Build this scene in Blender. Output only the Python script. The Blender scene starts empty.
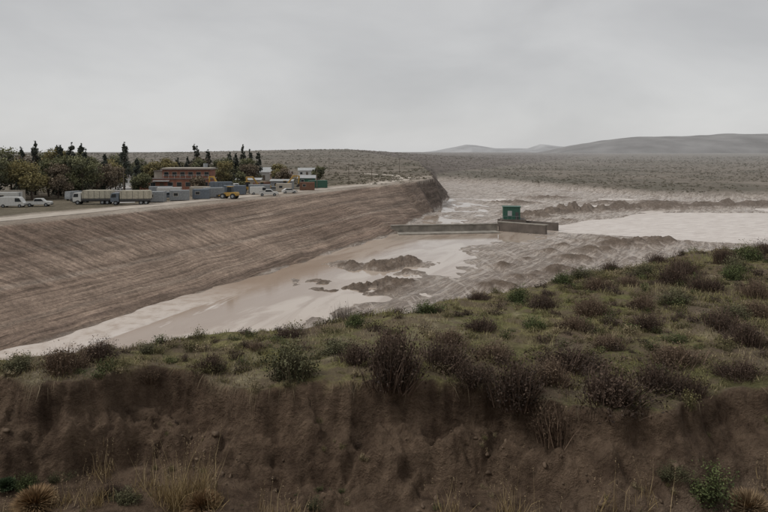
import bpy, math, numpy as np
from mathutils import Vector
rng=np.random.default_rng(7)
S=bpy.context.scene
S.view_settings.view_transform='Standard'
try: S.view_settings.look='None'
except Exception: pass
S.view_settings.exposure=0

# ------------------------------------------------------------ noise
def _h(xi,yi,s):
    M=np.uint64(0xffffffff)
    a=(xi.astype(np.int64)&0xffffffff).astype(np.uint64); b=(yi.astype(np.int64)&0xffffffff).astype(np.uint64)
    h=(a*np.uint64(374761393)+b*np.uint64(668265263)+np.uint64(s*362437+12345))&M
    h=((h^(h>>np.uint64(13)))*np.uint64(1274126177))&M
    h=((h^(h>>np.uint64(15)))*np.uint64(2246822519))&M
    h=h^(h>>np.uint64(16))
    return h.astype(np.float64)/4294967295.0
def vn(x,y,s=0):
    x=np.asarray(x,float); y=np.asarray(y,float)
    xi=np.floor(x); yi=np.floor(y); fx=x-xi; fy=y-yi
    fx=fx*fx*(3-2*fx); fy=fy*fy*(3-2*fy)
    a=_h(xi,yi,s); b=_h(xi+1,yi,s); c=_h(xi,yi+1,s); d=_h(xi+1,yi+1,s)
    return (a+(b-a)*fx)*(1-fy)+(c+(d-c)*fx)*fy
def fbm(x,y,s=0,o=4):
    r=0; a=0.5; t=0
    for i in range(o):
        r=r+a*vn(x,y,s+i*17); t+=a; a*=0.5; x,y=(x*1.62+y*1.21)+3.1,(y*1.62-x*1.21)+1.7
    return r/t*2-1
def sm(a,b,x):
    t=np.clip((x-a)/(b-a),0,1); return t*t*(3-2*t)
def lerp(a,b,t): return a+(b-a)*t

# ------------------------------------------------------------ terrain definition (metres, camera bank at origin)
toeY=[-400,79,190,219,274,341,550,900,2000,9000]
toeX=[-245,-43,4,10.6,24,35,45,200,700,3000]
crY=[-400,105,226,265,300,550,900,2000,9000]
crX=[-320,-63,-1.4,17,23,30,-50,-200,-500]
mounds=[(-2.5,113,5,2.2),(2,117,4,1.5),(-9,112,3,1.0),(-1,133,5,1.7),(5,138,5,1.5),(-7,136,4,1.0),(4,127,3,.9),(-12,118,3,.8),(66,166,6,2.2),(58,160,5,1.5),(50,152,4,1.3),(42,141,4,1.2),(74,171,5,1.6),(45,160,3,.9),
 (34,126,4,1.3),(27,119,4,1.1),(38,150,3,.9),(20,112,4,1.2),(52,170,3,.8),(60,172,4,.9),(24,132,3,.8),(30,140,3,.8),(55,235,5,3.0),(64,246,6,3.2),(75,254,7,3.6),(88,262,6,3.5),(100,268,7,3.5),(113,271,6,3.8),(124,274,7,3.6),(138,276,7,3.6),(150,282,8,3.4),(60,300,9,1.5),(84,330,10,1.5),(48,225,4,1.6),(104,300,8,1.6),(130,300,9,1.8),(62,222,4,1.2),(168,285,10,3.4),(185,290,10,3.4),(46,250,3,1.1)]
cA,sA=111/math.hypot(47,111),47/math.hypot(47,111)
def terr(X,Y):
    X=np.asarray(X,float); Y=np.asarray(Y,float)
    tipn=sm(225,250,Y)*sm(420,340,Y)
    Xt=np.interp(Y,toeY,toeX)+1.5*fbm(X*0.0,Y*0.12,91,3)+2.2*tipn*fbm(X*.1,Y*.16,31,4); Xc=np.interp(Y,crY,crX)+(0.5+2.0*tipn)*fbm(X*0,Y*0.09,92,3)
    f=(Xt-X)/np.maximum(Xt-Xc,1)
    big=fbm(X*0.004,Y*0.004,5,4)
    high=np.interp(Y,[0,240,500,900,2000,9000],[12,12,14.2,20,21.6,23])+big*np.interp(Y,[0,260,800,4000],[0,0,2,4])
    high=high+7.5*np.exp(-((X+60)/330)**2-((Y-900)/300)**2)
    low=np.interp(Y,[0,300,500,900,2000,9000],[1.5,2.4,5,8.5,14,20])+big*np.interp(Y,[0,300,800,4000],[.5,1.5,3.5,5])
    s=X-Xt
    chan=-0.42+0.70*sm(16,44,s+12*fbm(X*0.03,Y*0.03,44,3))+0.55*fbm(X*0.06,Y*0.045,11,3)+0.30*fbm(X*0.3,Y*0.22,12,4)
    up=sm(186,192,Y)
    chan2=0.15+0.45*fbm(X*0.05,Y*0.03,13,3)+0.34*fbm(X*0.22,Y*0.12,14,4)
    chan=lerp(chan,chan2,up)
    Yl=np.interp(X,[46,60,97,200,400],[193,184,163,135,110])+4*fbm(X*0.07,X*0,15,3)
    Yh=np.interp(X,[46,70,100,200,400],[194,224,250,258,240])+5*fbm(X*0.06,X*0,16,3)
    riv=sm(0,6,Y-Yl)*sm(0,6,Yh-Y)*sm(44,52,X)
    chan=lerp(chan,-0.6+0.7*fbm(X*0.07,Y*0.06,18,3),riv)
    md=np.zeros_like(chan)
    rag=0.66+1.1*fbm(X*0.45,Y*0.4,19,4)
    near_=(Y>90)&(Y<420)&(X>-30)&(X<220)
    for (mx,my,r,h) in mounds:
        g=np.zeros_like(chan); q=near_&(np.abs(X-mx)<r*4)&(np.abs(Y-my)<r*3)
        if q.any(): g[q]=np.exp(-(((X[q]-mx)/(r*1.15))**2+((Y[q]-my)/(r*.85))**2)**1.0)
        md=np.maximum(md,h*g*rag)
    chan=chan+md
    Yf=np.interp(X,[0,60,100,150,220,500],[520,495,420,330,310,300])+18*fbm(X*0.02,X*0,21,3)
    w=sm(0,45,Y-Yf)
    fl=lerp(chan,low,w)
    fc=np.clip(f,0,1)
    q=X*cA-Y*sA; al=X*sA+Y*cA
    edge=sm(0,.08,fc)*sm(0,.06,1-fc)
    fs=fc+edge*((0.012+.05*tipn)*fbm(X*0.15,Y*0.15,33,3)+.012*(vn(q*.55,al*.02,34)-.5)+.009*(vn(q*1.4,al*.03,35)-.5))
    z=fl*(1-fs)+high*fs
    z=z+1.1*sm(-.03,.0,f)*sm(.10,.02,f)*(.4+fbm(X*.2,Y*.2,36,2))*sm(1,.4,sm(180,260,Y))*.5
    # plateau on the near side
    Ye=np.interp(X,[-60,-40,-13.7,-11,-7.7,-3.6,.8,6.3,13.7,24,31,60,120],[14,17,22.9,25.2,26.8,28,30.3,35,41,49,52.5,60,70])+0.9*fbm(X*0.3,X*0,51,3)
    Yb=np.interp(X,[-60,-20,-13,-7,0.5,6.3,12,20,60],[10,20.3,21,22,20.7,19.5,20.6,22,24])+1.3*fbm(X*0.27,Y*0.1,52,3)+0.40*fbm(X*1.3,Y*1.1,53,4)
    und=0.45*fbm(X*0.16,Y*0.16,54,3)+0.13*fbm(X*0.9,Y*0.9,55,3)
    top=16.5+und
    e=Y-Ye
    plat=top-0.62*np.maximum(e,0)-0.25*sm(-2,1,e)
    t=Yb-Y
    rt=sm(3,8,X+1.5*fbm(X*.3,X*0,62,2))
    vary=.5+.5*fbm(X*.35,Y*.1,63,3)
    d1=lerp(.75+.8*vary,.7,rt)
    st2=.95+.9*fbm(X*.45,Y*.2,61,3)
    face=top-d1*sm(0,0.30,t)-lerp(1.0-.6*vary,.25,rt)*sm(st2,st2+.5,t)-lerp(.62,.80,rt)*np.maximum(t-.1,0)
    lump=fbm(X*1.0+.4*Y,Y*1.1-.3*X,57,5); crag=1-np.abs(fbm(X*.8-.5*Y,Y*1.1+.4*X,64,4))*2
    face=face+sm(0.05,.5,t)*(lerp(.75,.35,rt)*lump-lerp(.35,.12,rt)*np.maximum(crag-.55,0)*1.6+lerp(.24,.10,rt)*fbm(X*3.6+Y,Y*3.6-X,58,3))
    gul=13.75+0.40*fbm(X*0.5,Y*0.5,59,5)
    front=np.maximum(face,gul)
    near=22.4-0.72*(Y-2)+0.2*fbm(X*.5,Y*.5,60,3)
    near=np.minimum(near,22.3+0.1*fbm(X*.5,Y*.5,60,3))
    front=np.maximum(front,near)
    zz=np.where(Y<Yb,front,np.maximum(z,plat))
    isplat=(Y<Yb)|(plat>z)
    return dict(z=zz,f=f,w=w,riv=riv,md=md,s=s,isplat=isplat,t=t,e=e,Y=Y,X=X,up=up,q=q,al=al,rt=rt,lump=lump,crag=crag)
def H(x,y): return float(terr(np.array([x]),np.array([y]))['z'][0])

# ------------------------------------------------------------ materials
def newmat(name):
    m=bpy.data.materials.new(name); m.use_nodes=True
    nt=m.node_tree; b=nt.nodes['Principled BSDF']; return m,nt,b
def N(nt,t,**k):
    n=nt.nodes.new(t)
    for a,v in k.items(): setattr(n,a,v)
    return n
def simple(name,col,rough=0.6,var=0.15,scale=3.0,metal=0.0,bump=0.0,bscale=20):
    m,nt,b=newmat(name); L=nt.links
    tc=N(nt,'ShaderNodeTexCoord'); no=N(nt,'ShaderNodeTexNoise'); no.inputs['Scale'].default_value=scale; no.inputs['Detail'].default_value=5
    L.new(tc.outputs['Object'],no.inputs['Vector'])
    mr=N(nt,'ShaderNodeMapRange'); mr.inputs['From Min'].default_value=.3; mr.inputs['From Max'].default_value=.7
    mr.inputs['To Min'].default_value=1-var; mr.inputs['To Max'].default_value=1+var
    L.new(no.outputs['Fac'],mr.inputs['Value'])
    mx=N(nt,'ShaderNodeMix',data_type='RGBA',blend_type='MULTIPLY'); mx.inputs['Factor'].default_value=1
    mx.inputs['A'].default_value=(*col,1); L.new(mr.outputs['Result'],mx.inputs['B'])
    L.new(mx.outputs['Result'],b.inputs['Base Color'])
    b.inputs['Roughness'].default_value=rough; b.inputs['Metallic'].default_value=metal
    if bump>0:
        n2=N(nt,'ShaderNodeTexNoise'); n2.inputs['Scale'].default_value=bscale; L.new(tc.outputs['Object'],n2.inputs['Vector'])
        bp=N(nt,'ShaderNodeBump'); bp.inputs['Distance'].default_value=bump; L.new(n2.outputs['Fac'],bp.inputs['Height']); L.new(bp.outputs['Normal'],b.inputs['Normal'])
    return m
def math_(nt,op,a,b=None,c=None,clamp=False):
    n=N(nt,'ShaderNodeMath',operation=op); n.use_clamp=clamp
    for i,v in enumerate((a,b,c)):
        if v is None: continue
        if isinstance(v,(int,float)): n.inputs[i].default_value=v
        else: nt.links.new(v,n.inputs[i])
    return n.outputs[0]
def noise_(nt,vec,scale,detail=4,rough=.55,dist=0.0):
    n=N(nt,'ShaderNodeTexNoise'); n.inputs['Scale'].default_value=scale; n.inputs['Detail'].default_value=detail
    n.inputs['Roughness'].default_value=rough; n.inputs['Distortion'].default_value=dist
    nt.links.new(vec,n.inputs['Vector']); return n.outputs['Fac']
def mapped(nt,vec,rot,scale):
    m=N(nt,'ShaderNodeMapping'); m.inputs['Rotation'].default_value=rot
    m2=N(nt,'ShaderNodeMapping'); m2.inputs['Scale'].default_value=scale
    nt.links.new(vec,m.inputs['Vector']); nt.links.new(m.outputs[0],m2.inputs['Vector']); return m2.outputs[0]
def mr_(nt,v,a,b,c,d):
    m=N(nt,'ShaderNodeMapRange'); m.inputs['From Min'].default_value=a; m.inputs['From Max'].default_value=b
    m.inputs['To Min'].default_value=c; m.inputs['To Max'].default_value=d; nt.links.new(v,m.inputs['Value']); return m.outputs['Result']
def mixc(nt,f,A,B,bt='MIX'):
    m=N(nt,'ShaderNodeMix',data_type='RGBA',blend_type=bt)
    for k,v in (('Factor',f),('A',A),('B',B)):
        if isinstance(v,(int,float)): m.inputs[k].default_value=v
        elif isinstance(v,tuple): m.inputs[k].default_value=(*v,1)
        else: nt.links.new(v,m.inputs[k])
    return m.outputs['Result']

def terrain_material():
    m,nt,b=newmat('earth'); L=nt.links
    ca=N(nt,'ShaderNodeAttribute',attribute_name='Col'); ma=N(nt,'ShaderNodeAttribute',attribute_name='Mask')
    sp=N(nt,'ShaderNodeSeparateColor'); L.new(ma.outputs['Color'],sp.inputs[0])
    fa=N(nt,'ShaderNodeAttribute',attribute_name='Face'); fc=fa.outputs['Fac']
    emb,mud,veg=sp.outputs[0],sp.outputs[1],sp.outputs[2]
    geo=N(nt,'ShaderNodeNewGeometry'); P=geo.outputs['Position']
    n1=noise_(nt,P,1.7,6,.68); n2=noise_(nt,P,.16,4,.6); n3=noise_(nt,P,8,5,.75)
    v=math_(nt,'MULTIPLY',mr_(nt,n1,.3,.7,.66,1.34),mr_(nt,n2,.3,.7,.8,1.2)); v=math_(nt,'MULTIPLY',v,mr_(nt,n3,.3,.7,.66,1.34))
    col=mixc(nt,1.0,ca.outputs['Color'],v,'MULTIPLY')
    f1=noise_(nt,P,1.15,8,.72,.25)
    fcol=mixc(nt,mr_(nt,f1,.39,.61,0,1),(.085,.056,.038),(.25,.177,.122))
    col=mixc(nt,math_(nt,'MULTIPLY',fc,.62),col,fcol)
    ang=math.atan2(47,111)
    along=mapped(nt,P,(0,0,ang),(1,.018,.3))
    g1=noise_(nt,along,2.0,4,.75); g2=noise_(nt,along,.45,3,.6)
    down=mapped(nt,P,(0,0,ang-math.radians(-68)),(1,.03,.3))
    d1=noise_(nt,down,1.5,4,.75)
    sx=N(nt,'ShaderNodeSeparateXYZ'); L.new(P,sx.inputs[0])
    wob=mr_(nt,n2,.3,.7,-1.5,1.5)
    zz=math_(nt,'ADD',sx.outputs[2],wob)
    sel=math_(nt,'MULTIPLY',mr_(nt,zz,4.0,5.0,0,1),mr_(nt,sx.outputs[1],150,135,0,1))
    lines=N(nt,'ShaderNodeMix',data_type='FLOAT'); L.new(sel,lines.inputs[0]); L.new(g1,lines.inputs[2]); L.new(d1,lines.inputs[3])
    ln=lines.outputs[0]
    le=mr_(nt,ln,.38,.62,.66,1.34); le=math_(nt,'MULTIPLY',le,mr_(nt,g2,.35,.65,.80,1.18))
    lef=N(nt,'ShaderNodeMix',data_type='FLOAT'); L.new(emb,lef.inputs[0]); lef.inputs[2].default_value=1; L.new(le,lef.inputs[3])
    col=mixc(nt,1.0,col,lef.outputs[0],'MULTIPLY')
    # mud flats: wet pale streaks and dark ruts; tracks fan out in two directions
    fl=mapped(nt,P,(0,0,ang+.12),(1,.12,1))
    s1=noise_(nt,fl,.34,5,.70,1.8); s2=noise_(nt,fl,1.2,5,.75,1.2)
    fl2=mapped(nt,P,(0,0,ang-.55),(1,.05,1)); s3=noise_(nt,fl2,1.1,3,.6,.5)
    upf=mr_(nt,sx.outputs[1],120,215,-.005,.05)
    st=mr_(nt,math_(nt,'ADD',s1,upf),.485,.545,0,1); st2=math_(nt,'MULTIPLY',st,mud)
    dk=math_(nt,'MULTIPLY',mr_(nt,s2,.47,.53,0,1),mud)
    col=mixc(nt,math_(nt,'MULTIPLY',dk,.62),col,(.15,.112,.086))
    pale=mixc(nt,mr_(nt,sx.outputs[1],150,215,0,1),(.50,.42,.355),(.58,.51,.45))
    col=mixc(nt,math_(nt,'MULTIPLY',math_(nt,'MULTIPLY',st2,mr_(nt,s2,.46,.55,1,.12)),.9),col,pale)
    tr=math_(nt,'MULTIPLY',math_(nt,'MULTIPLY',mr_(nt,s3,.56,.60,0,1),mr_(nt,n2,.42,.55,0,1)),mud)
    col=mixc(nt,math_(nt,'MULTIPLY',tr,.75),col,(.54,.47,.41))
    p1=noise_(nt,P,.9,5,.7); pm=math_(nt,'MULTIPLY',mr_(nt,p1,.47,.55,0,1),veg)
    col=mixc(nt,math_(nt,'MULTIPLY',pm,.75),col,(.17,.128,.09))
    L.new(col,b.inputs['Base Color'])
    r=math_(nt,'MULTIPLY',mud,mr_(nt,s1,.45,.6,.30,.60)); r=math_(nt,'SUBTRACT',.93,r)
    L.new(r,b.inputs['Roughness'])
    sp_=math_(nt,'ADD',math_(nt,'MULTIPLY',mud,.35),.15); L.new(sp_,b.inputs['Specular IOR Level'])
    hgt=math_(nt,'ADD',math_(nt,'MULTIPLY',n1,.34),math_(nt,'MULTIPLY',n3,.15))
    hgt=math_(nt,'ADD',hgt,math_(nt,'MULTIPLY',math_(nt,'MULTIPLY',f1,fc),.5))
    hgt=math_(nt,'ADD',hgt,math_(nt,'MULTIPLY',math_(nt,'MULTIPLY',ln,emb),.7))
    hgt=math_(nt,'ADD',hgt,math_(nt,'MULTIPLY',math_(nt,'MULTIPLY',s2,mud),.4))
    bp=N(nt,'ShaderNodeBump'); bp.inputs['Strength'].default_value=.95; bp.inputs['Distance'].default_value=1.0
    L.new(hgt,bp.inputs['Height']); L.new(bp.outputs['Normal'],b.inputs['Normal'])
    return m
M_earth=terrain_material()
def foliage_material(name):
    m,nt,b=newmat(name)
    ca=N(nt,'ShaderNodeAttribute',attribute_name='Col'); nt.links.new(ca.outputs['Color'],b.inputs['Base Color'])
    b.inputs['Roughness'].default_value=.75; b.inputs['Specular IOR Level'].default_value=.2
    return m
M_fol=foliage_material('foliage')

# ------------------------------------------------------------ mesh helpers
def np_mesh(name,V,F,mat,col=None,mask=None,smooth=False,link=True,face=None):
    me=bpy.data.meshes.new(name); V=np.asarray(V,np.float32); F=np.asarray(F,np.int32); k=F.shape[1]
    me.vertices.add(len(V)); me.vertices.foreach_set('co',V.ravel())
    me.loops.add(F.size); me.loops.foreach_set('vertex_index',F.ravel())
    me.polygons.add(len(F)); me.polygons.foreach_set('loop_start',np.arange(0,F.size,k,dtype=np.int32))
    try: me.polygons.foreach_set('loop_total',np.full(len(F),k,np.int32))
    except Exception: pass
    if smooth: me.polygons.foreach_set('use_smooth',np.ones(len(F),bool))
    for nm,c in (('Col',col),('Mask',mask)):
        if c is not None:
            a=me.color_attributes.new(nm,'FLOAT_COLOR','POINT')
            cc=np.ones((len(V),4),np.float32); cc[:,:3]=c; a.data.foreach_set('color',cc.ravel())
    if face is not None:
        a=me.attributes.new('Face','FLOAT','POINT'); a.data.foreach_set('value',np.asarray(face,np.float32))
    me.update(calc_edges=True)
    me.materials.append(mat)
    if not link: return me
    ob=bpy.data.objects.new(name,me); S.collection.objects.link(ob); return ob
def haze(col,dist):  # aerial haze painted into the base colour, greyer with distance
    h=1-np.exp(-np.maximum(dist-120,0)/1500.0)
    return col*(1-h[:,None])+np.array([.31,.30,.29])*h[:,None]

# ------------------------------------------------------------ ground sheet
def seq(segs):
    out=[segs[0][0]]
    for a,b,st,gr in segs:
        x=a
        while x<b-1e-6:
            d=max(st,gr*abs(x)) if gr else st
            x=min(x+d,b); out.append(x)
    return np.array(out)
xp=seq([(0,14,.07,0),(14,90,.38,0),(90,9000,.5,.024)])
xs=np.concatenate([-xp[::-1][:-1],xp])
ys=np.concatenate([-seq([(0,600,1.5,.1)])[::-1][:-1],seq([(0,14,.6,0),(14,16.5,.1,0),(16.5,23.5,.045,0),(23.5,60,.2,0),(60,420,.3,.0058),(420,9500,2,.022)])])
XX,YY=np.meshgrid(xs,ys); T=terr(XX.ravel(),YY.ravel())
V=np.stack([XX.ravel(),YY.ravel(),T['z']],1)
nx,ny=len(xs),len(ys)
idx=np.arange(nx*ny).reshape(ny,nx)
F=np.stack([idx[:-1,:-1].ravel(),idx[:-1,1:].ravel(),idx[1:,1:].ravel(),idx[1:,:-1].ravel()],1)
X=T['X'];Y=T['Y'];f=T['f']
def C(*a): return np.array(a)[None,:]
col=np.ones((len(X),3))*C(.33,.27,.22)
scrub=lerp(C(.12,.10,.07),C(.175,.142,.105),sm(-.4,.4,fbm(X*.012,Y*.012,71,4))[:,None])
scrub=lerp(scrub,C(.085,.078,.05),sm(-.05,.35,fbm(X*.05,Y*.03,72,3))[:,None]*.5)
scrub=lerp(scrub,C(.24,.20,.16),sm(.25,.5,fbm(X*.015,Y*.04,86,3))[:,None]*.7)
col=lerp(col,C(.155,.118,.09),np.clip(T['md']/0.6,0,1)[:,None])
col=lerp(col,scrub,T['w'][:,None])
we=sm(0.0,0.05,f)[:,None]
embc=lerp(C(.25,.182,.14),C(.315,.238,.186),sm(-.4,.5,fbm(T['q']*.12,T['al']*.02,73,3))[:,None])
wv_=.012*fbm(X*.05,Y*.05,88,3)
for fb,wd,cc_ in [(.44,.018,(.37,.30,.245)),(.475,.014,(.15,.11,.085)),(.20,.015,(.34,.27,.215)),(.72,.014,(.36,.29,.235)),(.90,.02,(.18,.135,.105)),(.10,.016,(.17,.125,.10))]:
    embc=lerp(embc,C(*cc_),(np.exp(-((f+wv_-fb)/wd)**2)*(.35+.65*vn(X*.08,Y*.08,int(fb*100))))[:,None]*.85)
embc=lerp(C(.18,.135,.105),embc,sm(.0,.10,f+.05*fbm(X*.08,Y*.08,81,3))[:,None])
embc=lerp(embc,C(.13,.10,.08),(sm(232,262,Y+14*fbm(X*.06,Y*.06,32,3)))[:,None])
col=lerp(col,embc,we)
d=(np.interp(Y,crY,crX)-X)
benchc=lerp(C(.32,.265,.215),C(.39,.335,.28),sm(-.3,.4,fbm(X*.1,Y*.05,74,3))[:,None])
vill=lerp(C(.16,.135,.095),C(.26,.215,.165),sm(-.3,.3,fbm(X*.05,Y*.05,75,3))[:,None])
vill=lerp(vill,scrub,sm(230,330,Y)[:,None])
bc=lerp(benchc,vill,sm(14,18,d+2*fbm(X*.1,Y*.1,76,2))[:,None])
bc=lerp(bc,scrub,sm(290,320,Y)[:,None])
wb=sm(.97,1.0,f)[:,None]
col=lerp(col,bc,wb)
ip=T['isplat'][:,None]
moss=lerp(C(.15,.113,.077),C(.205,.182,.083),sm(-.3,.2,fbm(X*.35,Y*.35,77,4))[:,None])
moss=lerp(moss,C(.16,.165,.06),sm(.0,.35,fbm(X*.25,Y*.25,84,4))[:,None]*.6)
moss=lerp(moss,C(.28,.235,.16),sm(.1,.5,fbm(X*.6,Y*.6,78,4))[:,None]*.7)
facec=lerp(C(.105,.070,.048),C(.20,.142,.098),sm(-.45,.45,T['lump'])[:,None])
facec=lerp(facec,C(.05,.034,.024),(sm(.55,.95,T['crag'])*(1-.6*T['rt']))[:,None]*.7)
facec=lerp(facec,C(.22,.168,.125),T['rt'][:,None]*sm(.6,2.0,T['t'])[:,None]*.8)
pc=lerp(moss,facec,sm(-.10,.06,T['t']+.16*fbm(X*2.2,Y*2.2,80,3))[:,None])
pc=lerp(pc,C(.13,.105,.075),sm(1,6,T['e'])[:,None]*.7)
col=np.where(ip,pc,col)
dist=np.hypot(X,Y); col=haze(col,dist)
mask=np.zeros((len(X),3))
notp=(~T['isplat']).astype(float)
mask[:,0]=sm(0.01,.06,f)*(1-sm(.97,1.0,f))*notp
mask[:,1]=(1-sm(0,.05,f))*(1-T['w'])*(1-np.clip(T['md']/.7,0,1)*.9)*notp
mask[:,2]=T['isplat']*(1-sm(-.1,.05,T['t']))
fmask=T['isplat']*sm(-.02,.12,T['t'])*(1-.6*T['rt']*sm(.8,2,T['t']))
np_mesh('ground',V,F,M_earth,col,mask,True,face=fmask)
print('terrain verts',len(V))

# ------------------------------------------------------------ water
def water_mat():
    m,nt,b=newmat('muddy_water'); L=nt.links
    geo=N(nt,'ShaderNodeNewGeometry'); P=geo.outputs['Position']
    mp=mapped(nt,P,(0,0,math.atan2(47,111)),(1,.25,1))
    n1=noise_(nt,mp,.14,4,.6,1.4); n2=noise_(nt,P,.5,4,.6)
    sx=N(nt,'ShaderNodeSeparateXYZ'); L.new(P,sx.inputs[0])
    sd=math_(nt,'ADD',math_(nt,'SUBTRACT',math_(nt,'MULTIPLY',sx.outputs[0],cA),math_(nt,'MULTIPLY',sx.outputs[1],sA)),70.5)
    sdn=math_(nt,'ADD',sd,mr_(nt,n1,.3,.7,-5,5))
    brown=math_(nt,'MULTIPLY',mr_(nt,sdn,20,13,0,1),mr_(nt,sx.outputs[1],150,135,0,1))
    c=mixc(nt,mr_(nt,n1,.42,.56,0,1),(.39,.305,.24),(.52,.435,.36))
    c=mixc(nt,math_(nt,'MULTIPLY',brown,.8),c,(.34,.255,.19))
    foam=math_(nt,'MULTIPLY',mr_(nt,sdn,7.0,5.0,0,1),mr_(nt,sx.outputs[1],118,100,0,1))
    c=mixc(nt,math_(nt,'MULTIPLY',foam,mr_(nt,n2,.35,.55,.5,1)),c,(.68,.61,.55))
    rv=math_(nt,'MULTIPLY',mr_(nt,sx.outputs[0],44,56,0,1),mr_(nt,sx.outputs[1],140,160,0,1))
    wv=mapped(nt,P,(0,0,math.radians(75)),(1,.22,1)); n4=noise_(nt,wv,.8,5,.7,.8)
    c=mixc(nt,rv,c,mixc(nt,mr_(nt,n4,.4,.6,0,1),(.50,.425,.37),(.72,.65,.59)))
    L.new(c,b.inputs['Base Color'])
    L.new(mr_(nt,rv,0,1,.08,.35),b.inputs['Roughness'])
    bp=N(nt,'ShaderNodeBump'); bp.inputs['Distance'].default_value=.10
    L.new(mr_(nt,rv,0,1,.06,.9),bp.inputs['Strength']); L.new(n4,bp.inputs['Height']); L.new(bp.outputs['Normal'],b.inputs['Normal'])
    return m
np_mesh('river_water',[(-120,40,0),(420,40,0),(420,330,0),(-120,330,0)],[(0,1,2,3)],water_mat())

# ------------------------------------------------------------ hills
def hill(name,pts,y0,depth,col,seed):
    n=220; m=26
    px=[p[0] for p in pts]; ph=[p[1] for p in pts]
    x=np.linspace(px[0],px[-1],n); yy=np.linspace(-1,1,m)
    Xg,Yg=np.meshgrid(x,yy); hh=np.interp(Xg,px,ph)
    prof=np.clip(1-np.abs(Yg)**1.6,0,1)
    z=8+hh*prof*(1+.05*fbm(Xg*.004,Yg*2,seed,4))+fbm(Xg*.006,Yg*3,seed+3,4)*hh*.06
    V=np.stack([Xg.ravel(),(y0+Yg*depth).ravel(),z.ravel()],1)
    i=np.arange(n*m).reshape(m,n); F=np.stack([i[:-1,:-1].ravel(),i[:-1,1:].ravel(),i[1:,1:].ravel(),i[1:,:-1].ravel()],1)
    np_mesh(name,V,F,simple(name+'_earth',col,1,.16,.006),smooth=True)  # col is a light grey with the distance haze baked in
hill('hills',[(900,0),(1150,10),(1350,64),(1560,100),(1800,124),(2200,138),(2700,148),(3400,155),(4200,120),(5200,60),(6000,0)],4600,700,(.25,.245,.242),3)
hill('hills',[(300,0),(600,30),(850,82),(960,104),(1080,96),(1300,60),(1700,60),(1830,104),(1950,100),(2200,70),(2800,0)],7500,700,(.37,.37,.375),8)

# ------------------------------------------------------------ boxes and parts
def empty(name,loc=(0,0,0),rz=0):
    e=bpy.data.objects.new(name,None); S.collection.objects.link(e); e.location=loc; e.rotation_euler=(0,0,rz); e.empty_display_size=.5; return e
import bmesh
def part(name,bm,mat,par=None,bev=0,smooth=False):
    me=bpy.data.meshes.new(name); bmesh.ops.recalc_face_normals(bm,faces=bm.faces)
    if bev>0:
        bmesh.ops.bevel(bm,geom=bm.edges[:],offset=bev,segments=2,affect='EDGES')
    bm.to_mesh(me); bm.free(); me.materials.append(mat)
    o=bpy.data.objects.new(name,me); S.collection.objects.link(o)
    if par: o.parent=par
    return o
def box(name,c,s,mat,par=None,bev=0,rz=0,rx=0,ry=0):
    bm=bmesh.new(); bmesh.ops.create_cube(bm,size=1); bmesh.ops.scale(bm,vec=s,verts=bm.verts)
    o=part(name,bm,mat,par,bev); o.location=c; o.rotation_euler=(rx,ry,rz); return o
def prism(name,pts,w,mat,par=None,bev=0,y=0):
    bm=bmesh.new(); vs=[bm.verts.new((a,-w/2+y,b)) for a,b in pts]; fa=bm.faces.new(vs)
    r=bmesh.ops.extrude_face_region(bm,geom=[fa]); bmesh.ops.translate(bm,vec=(0,w,0),verts=[g for g in r['geom'] if isinstance(g,bmesh.types.BMVert)])
    return part(name,bm,mat,par,bev)
def cyl(name,c,r,h,mat,par=None,axis='z',r2=None,seg=14):
    bm=bmesh.new(); bmesh.ops.create_cone(bm,cap_ends=True,segments=seg,radius1=r,radius2=r if r2 is None else r2,depth=h)
    o=part(name,bm,mat,par); o.location=c
    if axis=='y': o.rotation_euler=(math.pi/2,0,0)
    if axis=='x': o.rotation_euler=(0,math.pi/2,0)
    return o
P={}
P['white']=simple('white_paint',(.55,.55,.53),.35,.1); P['grey']=simple('grey_metal',(.25,.265,.275),.5,.25); P['blue']=simple('blue_metal',(.13,.155,.185),.5,.25)
P['green']=simple('green_paint',(.035,.11,.078),.5,.15); P['yellow']=simple('yellow_paint',(.42,.26,.06),.45,.15); P['tyre']=simple('rubber',(.025,.025,.025),.9)
P['glass']=simple('dark_glass',(.03,.035,.04),.1); P['red']=simple('red_paint',(.30,.05,.04),.4); P['cream']=simple('tarpaulin',(.42,.39,.31),.8,.18)
P['conc']=simple('concrete',(.26,.235,.20),.85,.3,.6,bump=.03,bscale=3); P['concd']=simple('dark_concrete',(.12,.10,.085),.8,.3,.5,bump=.03,bscale=3)  # concd is a darker concrete for gate wall, rear wall and platform
P['brick']=simple('brick',(.27,.125,.088),.9,.2,1.2); P['plaster']=simple('plaster',(.43,.39,.33),.9,.12,.5); P['roof']=simple('roof_sheet',(.18,.15,.14),.6,.15,.5)
P['rooflt']=simple('zinc_roof',(.36,.365,.36),.5,.12,.5); P['wood']=simple('weathered_wood',(.13,.105,.08),.9,.2,4); P['dark']=simple('dark_metal',(.06,.06,.06),.6)
P['pink']=simple('pink_plaster',(.36,.25,.20),.9,.1,.5); P['rust']=simple('rusty_metal',(.17,.09,.06),.8,.2)

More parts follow.
